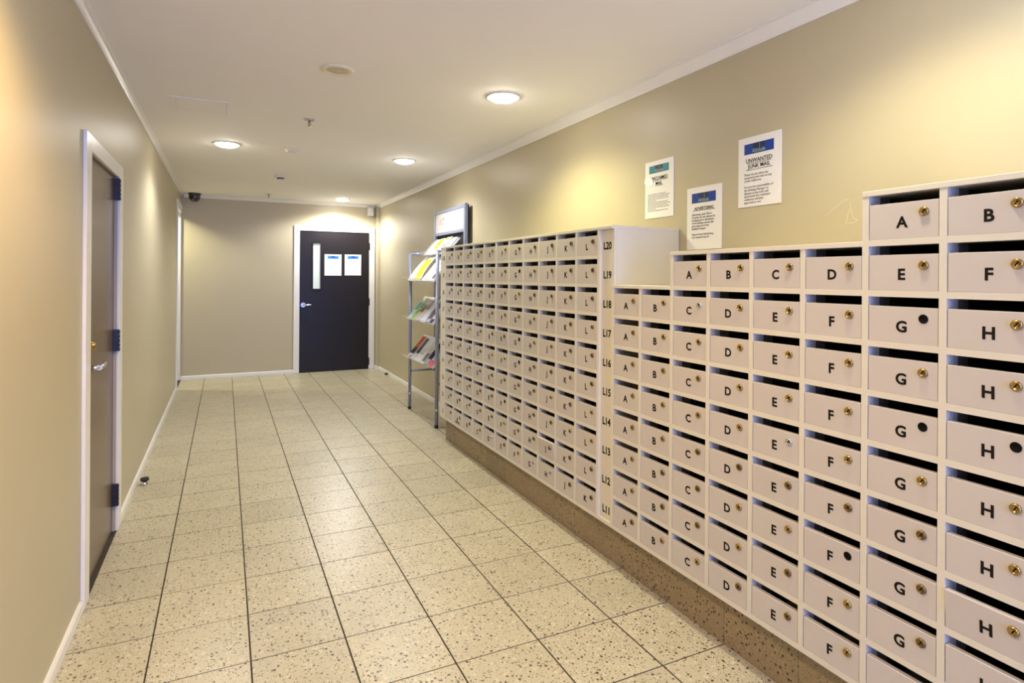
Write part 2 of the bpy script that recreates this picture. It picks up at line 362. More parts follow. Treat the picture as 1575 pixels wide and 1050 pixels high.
# dark end door
d3 = thing('door_3', ((B1a+B1b)/2, YB, 0), 'near black end door with narrow vision panel and white frame', 'door'); tag(d3, kind='structure')
V = (1.150, 1.268, 1.210, 1.888)
leaf3 = multibox('door_leaf', [(B1a+0.005, V[0], YB+0.004, YB+0.05, 0.006, B1z-0.004), (V[1], B1b-0.005, YB+0.004, YB+0.05, 0.006, B1z-0.004), (V[0], V[1], YB+0.004, YB+0.05, 0.006, V[2]), (V[0], V[1], YB+0.004, YB+0.05, V[3], B1z-0.004)], M_black_door, d3, ((B1a+B1b)/2, YB+0.027, 1.03))
box('pane', V[0]+0.006, V[1]-0.006, YB+0.024, YB+0.03, V[2]+0.006, V[3]-0.006, M_pane, leaf3)
for b in ((V[0]-0.012, V[0]+0.008, V[2]-0.012, V[3]+0.012), (V[1]-0.008, V[1]+0.012, V[2]-0.012, V[3]+0.012), (V[0]+0.008, V[1]-0.008, V[2]-0.012, V[2]+0.008), (V[0]+0.008, V[1]-0.008, V[3]-0.008, V[3]+0.012)):
    box('glazing_bead', b[0], b[1], YB-0.004, YB+0.024, b[2], b[3], M_black_door, leaf3, 0.002)
box('door_frame', B1a-0.075, B1a+0.003, YB-0.016, YB+0.0, 0.001, B1z+0.072, M_trim, d3, 0.003)
box('door_frame', B1b-0.003, B1b+0.080, YB-0.016, YB+0.0, 0.001, B1z+0.072, M_trim, d3, 0.003)
box('door_frame', B1a+0.003, B1b-0.003, YB-0.016, YB+0.0, B1z-0.003, B1z+0.072, M_trim, d3, 0.003)
for z in (1.858, 1.018, 0.118):
    multibox('hinge', [(B1b-0.014, B1b+0.006, YB-0.020, YB+0.004, z-0.055, z+0.055)], M_hinge, d3, (B1b, YB, z))
lever_handle(leaf3, (1.022, YB+0.004, 0.983), (0,-1,0), (1,0,0), M_chrome, L=0.12, rose=0.036)

# ------------------------------------------------------------------ paper notices
def dashes(name, y_or_x, z0, w, rows, pitch, hgt, m, face, plane, parent, seed):
    """rows of small word-length strokes standing for print too small to read"""
    rnd = random.Random(seed); bm = bmesh.new()
    for r in range(rows):
        x = 0; end = w*rnd.uniform(0.78, 1.0) if r % 5 != 4 else w*0.4
        while x < end:
            l = rnd.uniform(0.04, 0.13)*w; l = min(l, end-x)
            if l < 0.004: break
            bbox(bm, x, x+l, -r*pitch-hgt, -r*pitch, 0, 0.0003); x += l + 0.018*w
    me = mesh_from(bm, name, m); me.transform(RX_NEG if face == 'X' else RY_NEG)
    loc = (plane, y_or_x, z0) if face == 'X' else (y_or_x, plane, z0)
    return link(bpy.data.objects.new(name, me), parent, loc)
def wall_notice(y0, y1, z0, z1, label, band, heads, hsize, lines, tsize, seed, hb, lspace=1.0):
    """notice on the right wall; y0 is the far (left) edge, y1 the near edge"""
    yc = (y0+y1)/2; w = y0-y1; x = XR
    t = thing('notice', (x, yc, (z0+z1)/2), label, 'notice', 'paper notices on the mailbox wall')
    box('sheet', x-0.0035, x-0.0003, y1, y0, z0, z1, M_paper, t)
    f = x-0.0038
    b = box('header_band', f-0.0006, f, y1+0.16*w, y0-0.15*w, z1-hb[1], z1-hb[0], band, t)
    bw = w*0.69; bc = (y1+0.16*w + y0-0.15*w)/2
    nb = box('logo_panel', f-0.0009, f-0.0006, bc-bw*0.20, bc+bw*0.20, z1-hb[1]+0.002, z1-hb[0]-0.001, M_navy, b)
    zb = z1-hb[1]
    text('logo', 'Altitude', 0.026, M_logo, 'X', (f-0.0013, bc, zb+0.013), b, sx=0.85, bold=0.005)
    box('logo_stroke', f-0.0012, f-0.0009, bc-0.006, bc-0.0045, zb+0.016, z1-hb[0]-0.004, M_logo, b)
    z = z1-hb[1]-0.020
    for hline in heads:
        text('heading', hline, hsize, M_ink, 'X', (f-0.0005, yc, z-hsize*0.35), t, bold=0.008, sx=0.95)
        hw = 0.62*hsize*len(hline)
        box('underline', f-0.0006, f-0.0002, yc-hw/2, yc+hw/2, z-hsize*0.86, z-hsize*0.79, M_ink, t)
        z -= hsize*1.1
    z -= 0.006
    if lines is None:
        dashes('body_text', y0-0.10*w, z-0.030, 0.78*w, 11, 0.0090, 0.0030, M_grey_ink, 'X', f, t, seed)
    else:
        text('body_text', '\n'.join(lines), tsize, M_grey_ink, 'X', (f-0.0004, y0-0.15*w, z), t, align='LEFT', spacing=lspace, sx=0.92)
    return t
t = wall_notice(2.662, 2.430, 1.729, 2.039, 'notice with teal header and white torn patch, leftmost of the three wall notices', M_teal, ['UNCLAIMED', 'MAIL'], 0.026, None, 0, 3, (0.025, 0.066))
bm = bmesh.new()
pts = [(0.122,-0.012),(0.116,0.012),(0.098,0.020),(0.07,0.012),(0.052,0.0),(0.046,-0.020),(0.056,-0.036),(0.085,-0.032),(0.108,-0.022)]
vs = [bm.verts.new((0, y, z)) for y, z in pts]; vs2 = [bm.verts.new((-0.0012, y, z)) for y, z in pts]
bm.faces.new(vs2[::-1]); 
for i in range(len(pts)): bm.faces.new((vs[i], vs[(i+1)%len(pts)], vs2[(i+1)%len(pts)], vs2[i]))
bmesh.ops.recalc_face_normals(bm, faces=bm.faces[:])
link(bpy.data.objects.new('tape_patch', mesh_from(bm, 'tape_patch', mat('white_tape', (0.92,0.92,0.92,1), 0.2, noise=0.02))), t, (XR-0.0045, 2.546, 1.940))
wall_notice(2.328, 2.095, 1.545, 1.853, 'lowest blue-headed notice standing just above the cabinet top', M_blue, ['ADVERTISING'], 0.022,
    ['Advertising, Junk Mail or', 'Circulars are not allowed to', 'be displayed or distributed', 'in the building without the', 'prior approval of the', 'Building Manager.', '', 'Anyone found distributing', 'such material may be'], 0.0150, 5, (0.030, 0.078), 0.93)
wall_notice(1.995, 1.764, 1.7225, 2.032, 'highest blue-headed notice, nearest of the three on the wall', M_blue, ['UNWANTED', 'JUNK MAIL'], 0.026,
    ['Please do not place any', 'unwanted junk mail on top', 'of the mailboxes.', '', 'It is not the responsibility of', 'the Building Manager to', 'dispose of any junk mail', 'distributed into individual', 'mailboxes whether', 'approved or not.'], 0.0150, 6, (0.030, 0.076), 0.92)
def door_notice(x0, x1, z0, z1, label, seed):
    y = YB+0.004; xc = (x0+x1)/2; w = x1-x0
    t = thing('notice', (xc, y, (z0+z1)/2), label, 'notice', 'paper notices on the dark end door')
    box('sheet', x0, x1, y-0.0022, y-0.0004, z0, z1, M_paper, t)
    b = box('header_band', x0+0.18*w, x1-0.17*w, y-0.0028, y-0.0022, z1-0.066, z1-0.022, M_blue2, t)
    box('logo_panel', xc-0.028, xc+0.03, y-0.0032, y-0.0028, z1-0.064, z1-0.023, M_blue, b)
    text('logo', 'Altitude', 0.022, M_logo, 'Y', (xc, y-0.0036, z1-0.054), b, sx=0.8)
    dashes('body_text', x0+0.1*w, z1-0.095, 0.8*w, 13, 0.0155, 0.0048, mat('pale_print', (0.42,0.42,0.46,1), 0.6, noise=0.05), 'Y', y-0.0023, t, seed)
door_notice(1.318, 1.561, 1.412, 1.726, 'blue-headed notice on the end door, beside the vision panel', 11)
door_notice(1.608, 1.851, 1.417, 1.729, 'blue-headed notice on the end door, nearer the hinges', 12)

# ------------------------------------------------------------------ mailbox banks
XM, XD = 1.685, XR - 0.004             # front face, back
CP, OW, TH = 0.2092, 0.190, 0.0192     # column pitch, opening width, panel thickness
RP, SLOT, DH = 0.1445, 0.0265, 0.0995  # row pitch, slot height, door height
ZT0 = 1.642                            # slot top of the top row
LOCKS = {}
def lock_mesh(kind):
    if kind in LOCKS: return LOCKS[kind]
    mt = {'brass': M_brass, 'aged': M_brass_dk, 'chrome': M_chrome, 'black': M_key}[kind]
    bm = bmesh.new(); R = Matrix.Rotation(-math.pi/2, 4, 'Y')
    if kind == 'black':
        lathe_bm(bm, [(0.0115, 0), (0.0125, 0.0015), (0.0105, 0.002), (0.0095, 0.0008), (0, 0.0008)], 14, 0, R)
    else:
        lathe_bm(bm, [(0.0125, 0), (0.0125, 0.004), (0.0108, 0.0062), (0.0085, 0.0066), (0.0080, 0.0056), (0, 0.0056)], 14, 0, R)
        ang = 0.5
        vs = bbox(bm, -0.0062, -0.0054, -0.0013, 0.0013, -0.0048, 0.0048, 1)
        bmesh.ops.transform(bm, matrix=Matrix.Rotation(ang, 4, 'X'), verts=vs)
    bmesh.ops.recalc_face_normals(bm, faces=bm.faces[:])
    me = mesh_from(bm, 'lock', [mt, M_key]); LOCKS[kind] = me; return me
def door_mesh():
    if 'door' not in TILEC:
        bm = bmesh.new(); w = OW-0.0034
        bbox(bm, 0, 0.016, -w/2, w/2, 0, DH)
        bmesh.ops.bevel(bm, geom=bm.edges[:], offset=0.0008, segments=1, affect='EDGES')
        TILEC['door'] = mesh_from(bm, 'mailbox_door', M_door)
    return TILEC['door']
def mailbox(parent, yl, row, letter, lock='brass', ajar=0.0, twist=0.0, extra=None):
    """yl = far (left) edge of the opening"""
    zt = ZT0 - RP*row; yc = yl - OW/2; zb = zt - SLOT - DH
    d = bpy.data.objects.new('mailbox_door', door_mesh())
    link(d, parent, (XM+0.0008, yc, zb))
    d.rotation_euler = (twist, -ajar, 0)
    def sub(name, me, y, z, x=0):
        o = bpy.data.objects.new(name, me); COL.objects.link(o); o.parent = d; o.location = (x, y-yc, z-zb)
    sub('lock', lock_mesh(lock), yl-OW+0.038, zb+DH-0.030)
    if letter: sub('letter', text_mesh(letter, 0.0425, M_ink, 'X', bold=0.032), yl-OW+0.096, zb+DH-0.0545, -0.0003)
    if extra: sub('lettering', text_mesh(extra, 0.019, M_ink, 'X', bold=0.03), yl-OW*0.5, zb+0.020, -0.0003)
    if ajar > 0.05: d['label'] = 'mailbox door hanging slightly ajar'
    return d
def zrow(r): return ZT0 - RP*r
ZBOT = zrow(9) - SLOT - DH - 0.0005     # top of the bottom panel
rl = random.Random(21)
def small(): return rl.choice([0]*5 + [0.004, 0.008, 0.012])

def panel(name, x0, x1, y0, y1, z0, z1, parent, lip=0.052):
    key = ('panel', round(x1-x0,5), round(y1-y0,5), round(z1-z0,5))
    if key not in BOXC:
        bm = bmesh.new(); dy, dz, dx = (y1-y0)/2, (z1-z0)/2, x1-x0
        bbox(bm, 0, lip, -dy, dy, -dz, dz, 0); bbox(bm, lip, lip*1.9, -dy, dy, -dz, dz, 2); bbox(bm, lip*1.9, dx, -dy, dy, -dz, dz, 1)  # light falloff into the slot painted as three zones, front to back
        BOXC[key] = mesh_from(bm, name, [M_mel, M_shade_dark, M_shade_mid])
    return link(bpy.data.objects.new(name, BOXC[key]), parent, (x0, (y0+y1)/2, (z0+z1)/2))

# far bank: eleven columns A-L, ten rows
Ls = ['A','B','C','D','E','F','G','H','J','K','L']
YA = 4.793
yR = YA - 10*CP - OW                    # right end of the L openings
far = thing('mailbox_bank', (1.9, 3.7, 0.193), 'far white mailbox bank of eleven columns standing beside the brochure rack', 'mailboxes', 'mailbox banks')
y_end_far, y_strip0, y_strip1 = 4.922, yR-0.020, 2.386
box('top_panel', XM-0.002, XD, y_strip1-0.001, y_end_far+0.001, ZT0, ZT0+0.0155, M_mel, far, 0.001)
box('bottom_panel', XM, XD, y_strip1, y_end_far, ZBOT-0.0185, ZBOT, M_mel, far)
box('back_panel', XD-0.005, XD, y_strip1+0.02, y_end_far-0.02, ZBOT, ZT0, M_shade_dark, far)
st_far = box('label_strip', XM+0.0005, XM+0.018, YA+0.0005, y_end_far, ZBOT, ZT0, M_mel, far)
box('side_panel', XM+0.018, XD, y_end_far-0.018, y_end_far, ZBOT, ZT0, M_mel, far)
for k in range(12):
    yl = YA - CP*k
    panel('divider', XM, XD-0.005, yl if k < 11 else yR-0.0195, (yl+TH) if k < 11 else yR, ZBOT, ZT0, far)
st_near = box('label_strip', XM+0.014, XM+0.030, y_strip1, yR-0.0195, ZBOT, ZT0, M_mel, far)
box('side_panel', XM+0.0305, XD, y_strip1, y_strip1+0.018, ZBOT, ZT0, M_mel, far)
for r in range(1, 10):
    z = zrow(r)
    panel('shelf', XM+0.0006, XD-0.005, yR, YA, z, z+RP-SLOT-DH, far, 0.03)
for r in range(10):
    z = zrow(r) - SLOT - 0.0545
    text('lettering', 'L%d' % (20-r), 0.050, M_ink, 'X', (XM+0.0137, 2.441, z), st_near, bold=0.036, sx=0.92)
    text('lettering', 'L%d' % (10-r) if r < 9 else 'L1', 0.050, M_ink, 'X', (XM+0.0002, 4.848, z), st_far, bold=0.02, sx=0.80)
AJ = {('F',4):0.06, ('J',8):0.12, ('F',2):0.02, ('D',6):0.03, ('B',8):0.03, ('A',3):0.03, ('C',6):0.02}
for r in range(10):
    for k in range(11):
        yl = YA - CP*k; let = Ls[k]; ex = None
        if r == 9: let = (['', 'A'] + Ls[1:10])[k]; ex = 'MANAGER' if k == 1 else None
        lock = 'aged' if rl.random() < 0.75 else 'brass'
        if (r, k) in ((1,6), (4,6), (7,5), (5,6)): lock = 'black'
        if (r, k) in ((9,7), (9,8), (9,4)): lock = 'chrome'
        mailbox(far, yl, r, let, lock, AJ.get((Ls[k], r), small()), rl.uniform(-0.006, 0.006), ex)

# near bank: stepped, eight columns in view
near = thing('mailbox_bank', (1.9, 1.5, 0.193), 'near white mailbox bank stepping up in three heights below the wall notices', 'mailboxes', 'mailbox banks')
NY = [2.365 - CP*k for k in range(8)]            # left edges of openings
top_row = [2, 2, 1, 1, 1, 1, 0, 0]
yend = NY[7] - OW
box('bottom_panel', XM, XD, yend-TH, NY[0]+TH, ZBOT-0.0185, ZBOT, M_mel, near)
for k in range(9):
    y0 = NY[k] if k < 8 else yend-TH
    tr = top_row[0] if k == 0 else (min(top_row[k], top_row[k-1]) if k < 8 else 0)
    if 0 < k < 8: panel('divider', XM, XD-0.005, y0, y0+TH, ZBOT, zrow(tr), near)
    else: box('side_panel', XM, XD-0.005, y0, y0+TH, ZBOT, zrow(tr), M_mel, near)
def span(a, b): return (NY[b]-OW, NY[a])         # y range of columns a..b
for a, b, r in ((0, 1, 2), (2, 5, 1), (6, 7, 0)):
    y0, y1 = span(a, b); e0 = TH; e1 = TH
    box('top_panel', XM-0.002, XD, y0-(TH if b == 7 else 0.0), y1+TH, zrow(r), zrow(r)+0.0155, M_mel, near, 0.001)
    for rr in range(r+1, 10):
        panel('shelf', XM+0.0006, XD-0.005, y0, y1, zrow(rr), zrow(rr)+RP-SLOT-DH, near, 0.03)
    box('back_panel', XD-0.005, XD-0.0002, y0, y1, ZBOT, zrow(r), M_shade_dark, near)
rows_letters = {0: {6:'A', 7:'B'}, 1: {2:'A', 3:'B', 4:'C', 5:'D', 6:'E', 7:'F'}}
special = {(2,2):'chrome', (4,5):'chrome', (6,2):'black', (6,4):'black', (7,4):'black', (5,7):'black'}
AJN = {(3,2):0.035, (7,7):0.07, (5,7):0.02, (4,4):0.012, (4,6):0.02, (2,4):0.012}
for k in range(8):
    for r in range(top_row[k], 10):
        let = rows_letters.get(r, {}).get(k, 'ABCDEFGH'[k])
        lock = special.get((k, r), 'brass' if (r < 6 or rl.random() < 0.5) else 'aged')
        mailbox(near, NY[k], r, let, lock, AJN.get((k, r), small()), rl.uniform(-0.004, 0.004))

# terrazzo plinth under the banks
pl = thing('mailbox_plinth', (1.9, 2.8, 0), 'brown speckled terrazzo plinth running under the mailbox banks', 'plinth')
PX, PZ = 1.732, ZBOT-0.0190
box('plinth_core', PX+0.013, XD, 0.62, 4.885, 0.0, PZ, M_grout, pl)
ys = [0.62] + [y for y in rowsy if 0.7 < y < 4.8] + [4.888]
for a, b in zip(ys, ys[1:]):
    bm_key = (round(b-a, 4), 'pl')
    if bm_key not in TILEC:
        bm = bmesh.new(); bbox(bm, 0, 0.0125, -(b-a)/2+0.0008, (b-a)/2-0.0008, 0.0015, PZ-0.0005)
        bmesh.ops.bevel(bm, geom=bm.edges[:], offset=0.0008, segments=1, affect='EDGES')
        TILEC[bm_key] = mesh_from(bm, 'plinth_tile', M_plinth)
    link(bpy.data.objects.new('tile', TILEC[bm_key]), pl, (PX, (a+b)/2, 0))
box('tile', PX+0.0005, XD, 4.886, 4.897, 0.0015, PZ-0.0005, M_plinth, pl)

# ------------------------------------------------------------------ brochure rack
RY0, RY1, RXF, RXB = 5.28, 6.17, 1.775, 2.055
rack = thing('brochure_rack', (1.9, 5.7, 0), 'grey metal brochure rack with sloping clear shelves against the right wall', 'rack')
PR = 0.017
for y in (RY0, RY1):
    tube('post', [(RXF, y, 0.03), (RXF, y, 1.645)], PR, M_steel, rack, (RXF, y, 0.8), 12)
    tube('post', [(RXB, y, 0.385), (RXB, y, 2.095)], PR, M_steel, rack, (RXB, y, 0.8), 12)
    tube('arm', [(RXF-0.012, y, 1.645), (RXB, y, 1.645)], 0.014, M_steel, rack, (RXF, y, 1.645), 10)
    tube('rail', [(RXF, y, 0.405), (RXB, y, 0.405)], 0.011, M_steel, rack, (RXF, y, 0.405), 10)
    for x in (RXF,): lathe('foot', [(0, 0.001), (0.018, 0.001), (0.018, 0.022), (0.016, 0.034), (0, 0.034)], M_rubber, rack, (x, y, 0), 12)
    lathe('collar', [(0.0172, 0), (0.0192, 0.004), (0.0192, 0.018), (0.0172, 0.022)], M_chrome, rack, (RXF, y, 0.155), 12)
box('header_frame', RXB-0.014, RXB+0.014, RY0, RY1, 2.065, 2.10, M_steel, rack, 0.003)
box('header_frame', RXB-0.014, RXB+0.014, RY0, RY1, 1.835, 1.868, M_steel, rack, 0.003)
box('header_frame', RXB-0.018, RXB+0.012, RY0-0.022, RY0+0.022, 1.62, 2.105, M_steel, rack, 0.003)
box('header_frame', RXB-0.018, RXB+0.012, RY1-0.022, RY1+0.022, 1.62, 2.105, M_steel, rack, 0.003)
box('header_back', RXB+0.013, RXB+0.022, RY0-0.026, RY1+0.02, 1.62, 2.09, M_rubber, rack)
hs = box('header_sign', RXB-0.008, RXB+0.004, RY0+0.022, RY1-0.022, 1.868, 2.065, M_paper, rack); hs['label'] = 'white header sign with small red and black characters'
M_redp = mat('faded_red_print', (0.75, 0.25, 0.25, 1), 0.6, noise=0.1); M_tin = mat('sign_ink', (0.10, 0.08, 0.10, 1), 0.6, noise=0.1)
def strokes(name, segs, w, m, x, parent):
    bm = bmesh.new()
    for (y0, z0, y1, z1) in segs:
        d = Vector((y1-y0, z1-z0)).normalized(); n = Vector((-d.y, d.x))*w/2
        q = [(y0+n.x, z0+n.y), (y1+n.x, z1+n.y), (y1-n.x, z1-n.y), (y0-n.x, z0-n.y)]
        A = [bm.verts.new((0, a, b)) for a, b in q]; B = [bm.verts.new((-0.0005, a, b)) for a, b in q]
        bm.faces.new(B)
        for i in range(4): bm.faces.new((A[i], A[(i+1)%4], B[(i+1)%4], B[i]))
    bmesh.ops.recalc_face_normals(bm, faces=bm.faces[:])
    o = link(bpy.data.objects.new(name, mesh_from(bm, name, m)), parent, (x, 0, 0)); return o
hx = RXB-0.0085
strokes('lettering', [(6.02,2.00,5.99,2.00),(6.005,2.01,6.005,1.955),(6.03,1.955,5.985,1.955),(6.02,1.978,5.99,1.978),(5.965,2.005,5.93,1.985),(5.95,1.99,5.95,1.945),(5.965,1.97,5.935,1.965)], 0.008, M_redp, hx, hs)
strokes('lettering', [(5.93,2.02,5.905,1.995),(5.905,2.02,5.88,1.99),(5.92,1.96,5.915,1.93),(5.86,2.01,5.845,2.005),(5.85,1.985,5.84,1.96),(5.865,1.955,5.835,1.95),(5.80,2.02,5.80,2.00)], 0.008, M_tin, hx, hs)
strokes('lettering', [(6.03,1.90,5.70,1.90)], 0.005, mat('pale_grey_print', (0.55,0.55,0.58,1), 0.6, noise=0.1), hx, hs)

A50 = math.radians(50)
du, dn = Vector((math.cos(A50), 0, math.sin(A50))), Vector((-math.sin(A50), 0, math.cos(A50)))
def frame(bx, bz):      # local (y, along slope, normal) -> world
    return Matrix(((0, du.x, dn.x, bx), (1, 0, 0, 0), (0, du.z, dn.z, bz), (0, 0, 0, 1)))
SHELF = [(1.885, 1.625, 0.20), (1.737, 1.357, 0.31), (1.737, 0.957, 0.31), (1.737, 0.551, 0.31)]
for i, (bx, bz, ln) in enumerate(SHELF):
    bm = bmesh.new()
    y0, y1 = RY0-0.005-5.7, RY1+0.005-5.7
    if i == 0: y0, y1 = RY0+0.03-5.7, RY1-0.03-5.7
    bbox(bm, y0, y1, 0.0, ln, -0.004, 0.0)
    bbox(bm, y0, y1, -0.004, 0.0, -0.004, 0.058)
    me = mesh_from(bm, 'shelf', M_acrylic); me.transform(frame(0, 0))
    link(bpy.data.objects.new('shelf', me), rack, (bx, 5.7, bz))
    box('shelf_bracket', bx+0.01, RXB-0.012, RY0+0.30, RY0+0.315, bz+0.006, bz+0.014, M_steel, rack)
    box('shelf_bracket', bx+0.01, RXB-0.012, RY1-0.315, RY1-0.30, bz+0.006, bz+0.014, M_steel, rack)
BM = {}
def cmat(c):
    return mat('print_%d_%d_%d' % tuple(int(q*255) for q in c), (*c, 1), 0.75, spec=0.2, noise=0.12, nscale=25)
def brochure(shelf, yc, w, ln, th, base, bands, label, off=0.001, curl=0.0, tilt=0.0, name='brochure'):
    """bands: list of (u0,u1,v0,v1,colour) printed panels on the front cover (fractions)"""
    bx, bz, _ = SHELF[shelf]
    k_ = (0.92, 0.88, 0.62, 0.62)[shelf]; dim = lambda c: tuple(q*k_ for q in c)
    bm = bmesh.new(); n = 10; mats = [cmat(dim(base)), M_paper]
    cols = []
    for k in range(n+1):
        v = ln*k/n; h = off + curl*math.sin(math.pi*k/n*0.9)*1.0
        cols.append((v, h))
    rows = [[bm.verts.new((s*w/2, v, h)) for s in (-1, 1)] + [bm.verts.new((s*w/2, v, h+th)) for s in (-1, 1)] for v, h in cols]
    for a, b in zip(rows, rows[1:]):
        for q, mi in (((a[0],a[1],b[1],b[0]),1), ((a[2],b[2],b[3],a[3]),0), ((a[0],b[0],b[2],a[2]),1), ((a[1],a[3],b[3],b[1]),1)):
            bm.faces.new(q).material_index = mi
    bm.faces.new((rows[0][0], rows[0][2], rows[0][3], rows[0][1])).material_index = 1
    bm.faces.new((rows[-1][0], rows[-1][1], rows[-1][3], rows[-1][2])).material_index = 1
    for (u0, u1, v0, v1, c) in bands:
        mi = len(mats); mats.append(cmat(dim(c))); m_ = max(1, int(round((v1-v0)*n*2)))
        for s in range(m_):
            va, vb = v0+(v1-v0)*s/m_, v0+(v1-v0)*(s+1)/m_
            ha, hb = (off + curl*math.sin(math.pi*q*0.9) + th + 0.0006 for q in (va, vb))
            f = bm.faces.new([bm.verts.new(p) for p in ((w*(u0-0.5), ln*va, ha), (w*(u1-0.5), ln*va, ha), (w*(u1-0.5), ln*vb, hb), (w*(u0-0.5), ln*vb, hb))]); f.material_index = mi
    bmesh.ops.recalc_face_normals(bm, faces=[f for f in bm.faces])
    me = mesh_from(bm, 'brochure', mats)
    if tilt: me.transform(Matrix.Rotation(tilt, 4, 'Z'))
    me.transform(Matrix.Scale(-1, 4, (1,0,0)) if False else Matrix.Identity(4)); me.transform(frame(0, 0))
    o = link(bpy.data.objects.new(name, me), None, (bx, yc, bz))
    return tag(o, label, 'brochure', 'brochures in the rack')
W_, Y_, K_ = (0.8,0.8,0.78), (0.85,0.72,0.02), (0.03,0.03,0.04)
# top shelf
brochure(0, 5.97, 0.13, 0.215, 0.006, (0.88,0.88,0.84), [(0.15,0.85,0.6,0.85,(0.8,0.82,0.45))], 'white brochure with pale yellow block, far end of the top rack shelf')
brochure(0, 5.82, 0.15, 0.22, 0.006, W_, [(0.1,0.9,0.35,0.95,Y_),(0.3,0.75,0.62,0.74,(0.25,0.2,0.05))], 'bright yellow brochure on the top rack shelf')
brochure(0, 5.63, 0.15, 0.225, 0.008, (0.62,0.70,0.82), [(0.2,0.95,0.80,0.97,(0.75,0.45,0.08)),(0.25,0.6,0.45,0.62,(0.2,0.22,0.28))], 'pale blue brochure with orange heading on the top rack shelf')
brochure(0, 5.45, 0.13, 0.21, 0.006, W_, [(0.1,0.9,0.7,0.9,(0.65,0.4,0.3))], 'white brochure at the near end of the top rack shelf')
# second shelf
brochure(1, 6.04, 0.22, 0.33, 0.005, (0.86,0.85,0.78), [], 'blank cream sheet flopping forward at the far end of the second shelf', curl=0.012)
brochure(1, 5.80, 0.21, 0.36, 0.006, (0.9,0.9,0.9), [(0.06,0.97,0.02,0.72,(0.88,0.68,0.05))], 'curled white leaflet with big yellow panel on the second shelf', curl=0.03, off=0.004)
brochure(1, 5.57, 0.18, 0.32, 0.008, (0.84,0.84,0.86), [(0.1,0.4,0.05,0.9,(0.7,0.7,0.74))], 'plain white leaflet in the middle of the second shelf')
brochure(1, 5.39, 0.16, 0.31, 0.007, (0.8,0.81,0.85), [(0.05,0.5,0.1,0.3,(0.12,0.12,0.12))], 'white leaflet at the near end of the second shelf')
# third shelf
brochure(2, 6.092, 0.11, 0.25, 0.006, (0.55,0.78,0.74), [(0.1,0.9,0.5,0.9,(0.02,0.33,0.26))], 'teal and mint leaflet at the far end of the third shelf')
brochure(2, 5.98, 0.11, 0.28, 0.006, (0.35,0.52,0.08), [(0.1,0.9,0.55,0.75,(0.12,0.3,0.1))], 'lime green leaflet on the third shelf')
brochure(2, 5.86, 0.12, 0.27, 0.008, (0.60,0.50,0.46), [(0.1,0.9,0.4,0.75,(0.30,0.16,0.08))], 'pinkish leaflet with brown picture on the third shelf')
brochure(2, 5.73, 0.11, 0.29, 0.010, (0.62,0.58,0.58), [(0.05,0.95,0.5,0.9,(0.24,0.2,0.17))], 'grey leaflet with dark picture on the third shelf')
brochure(2, 5.60, 0.12, 0.36, 0.008, (0.78,0.80,0.88), [(0.3,0.95,0.75,0.9,(0.03,0.18,0.6))], 'tall white booklet with blue corner on the third shelf', curl=0.01)
brochure(2, 5.47, 0.11, 0.26, 0.006, (0.16,0.15,0.18), [(0.1,0.9,0.05,0.2,(0.55,0.55,0.6))], 'charcoal leaflet on the third shelf')
brochure(2, 5.36, 0.11, 0.28, 0.008, (0.72,0.72,0.78), [(0.1,0.9,0.02,0.2,(0.03,0.03,0.12))], 'white leaflet with navy foot at the near end of the third shelf')
# bottom shelf
brochure(3, 6.08, 0.13, 0.28, 0.006, (0.55,0.07,0.01), [(0,1,0.0,0.22,(0.75,0.72,0.7)),(0.1,0.6,0.02,0.14,(0.8,0.35,0.2)),(0,1,0.22,0.5,(0.06,0.05,0.03))], 'fiery red and black leaflet at the far end of the bottom shelf')
brochure(3, 5.94, 0.10, 0.27, 0.006, (0.09,0.07,0.06), [(0.1,0.9,0.0,0.3,(0.72,0.72,0.76))], 'dark brown leaflet on the bottom shelf')
brochure(3, 5.79, 0.17, 0.30, 0.010, (0.78,0.77,0.74), [(0.1,0.9,0.3,0.34,(0.4,0.4,0.42))], 'broad white leaflet on the bottom shelf')
brochure(3, 5.63, 0.11, 0.27, 0.006, (0.66,0.66,0.64), [(0.1,0.8,0.1,0.45,(0.2,0.18,0.18))], 'grey white leaflet with dark block on the bottom shelf')
brochure(3, 5.50, 0.11, 0.29, 0.007, (0.025,0.025,0.07), [(0.1,0.9,0.05,0.25,(0.5,0.5,0.48))], 'navy leaflet on the bottom shelf')
brochure(3, 5.37, 0.13, 0.26, 0.008, (0.45,0.62,0.78), [(0,1,0.0,0.28,(0.80,0.15,0.22)),(0.6,1,0.5,0.9,(0.12,0.25,0.45))], 'sky blue leaflet with pink foot at the near end of the bottom shelf')

# ------------------------------------------------------------------ door stops
def doorstop(x, y, label):
    t = thing('door_stop', (x, y, 0.0), label, 'door stop')
    lathe('base', [(0, 0.0005), (0.021, 0.0005), (0.021, 0.004), (0.015, 0.010), (0.0135, 0.026), (0, 0.026)], M_chrome, t, (x, y, 0), 20)
    lathe('bumper', [(0, 0.024), (0.024, 0.024), (0.027, 0.031), (0.026, 0.040), (0.020, 0.044), (0, 0.044)], M_rubber, t, (x, y, 0), 20)
doorstop(-0.478, 4.66, 'chrome and black door stop beside the left skirting')
doorstop(2.055, 8.33, 'small dark door stop near the far right skirting')

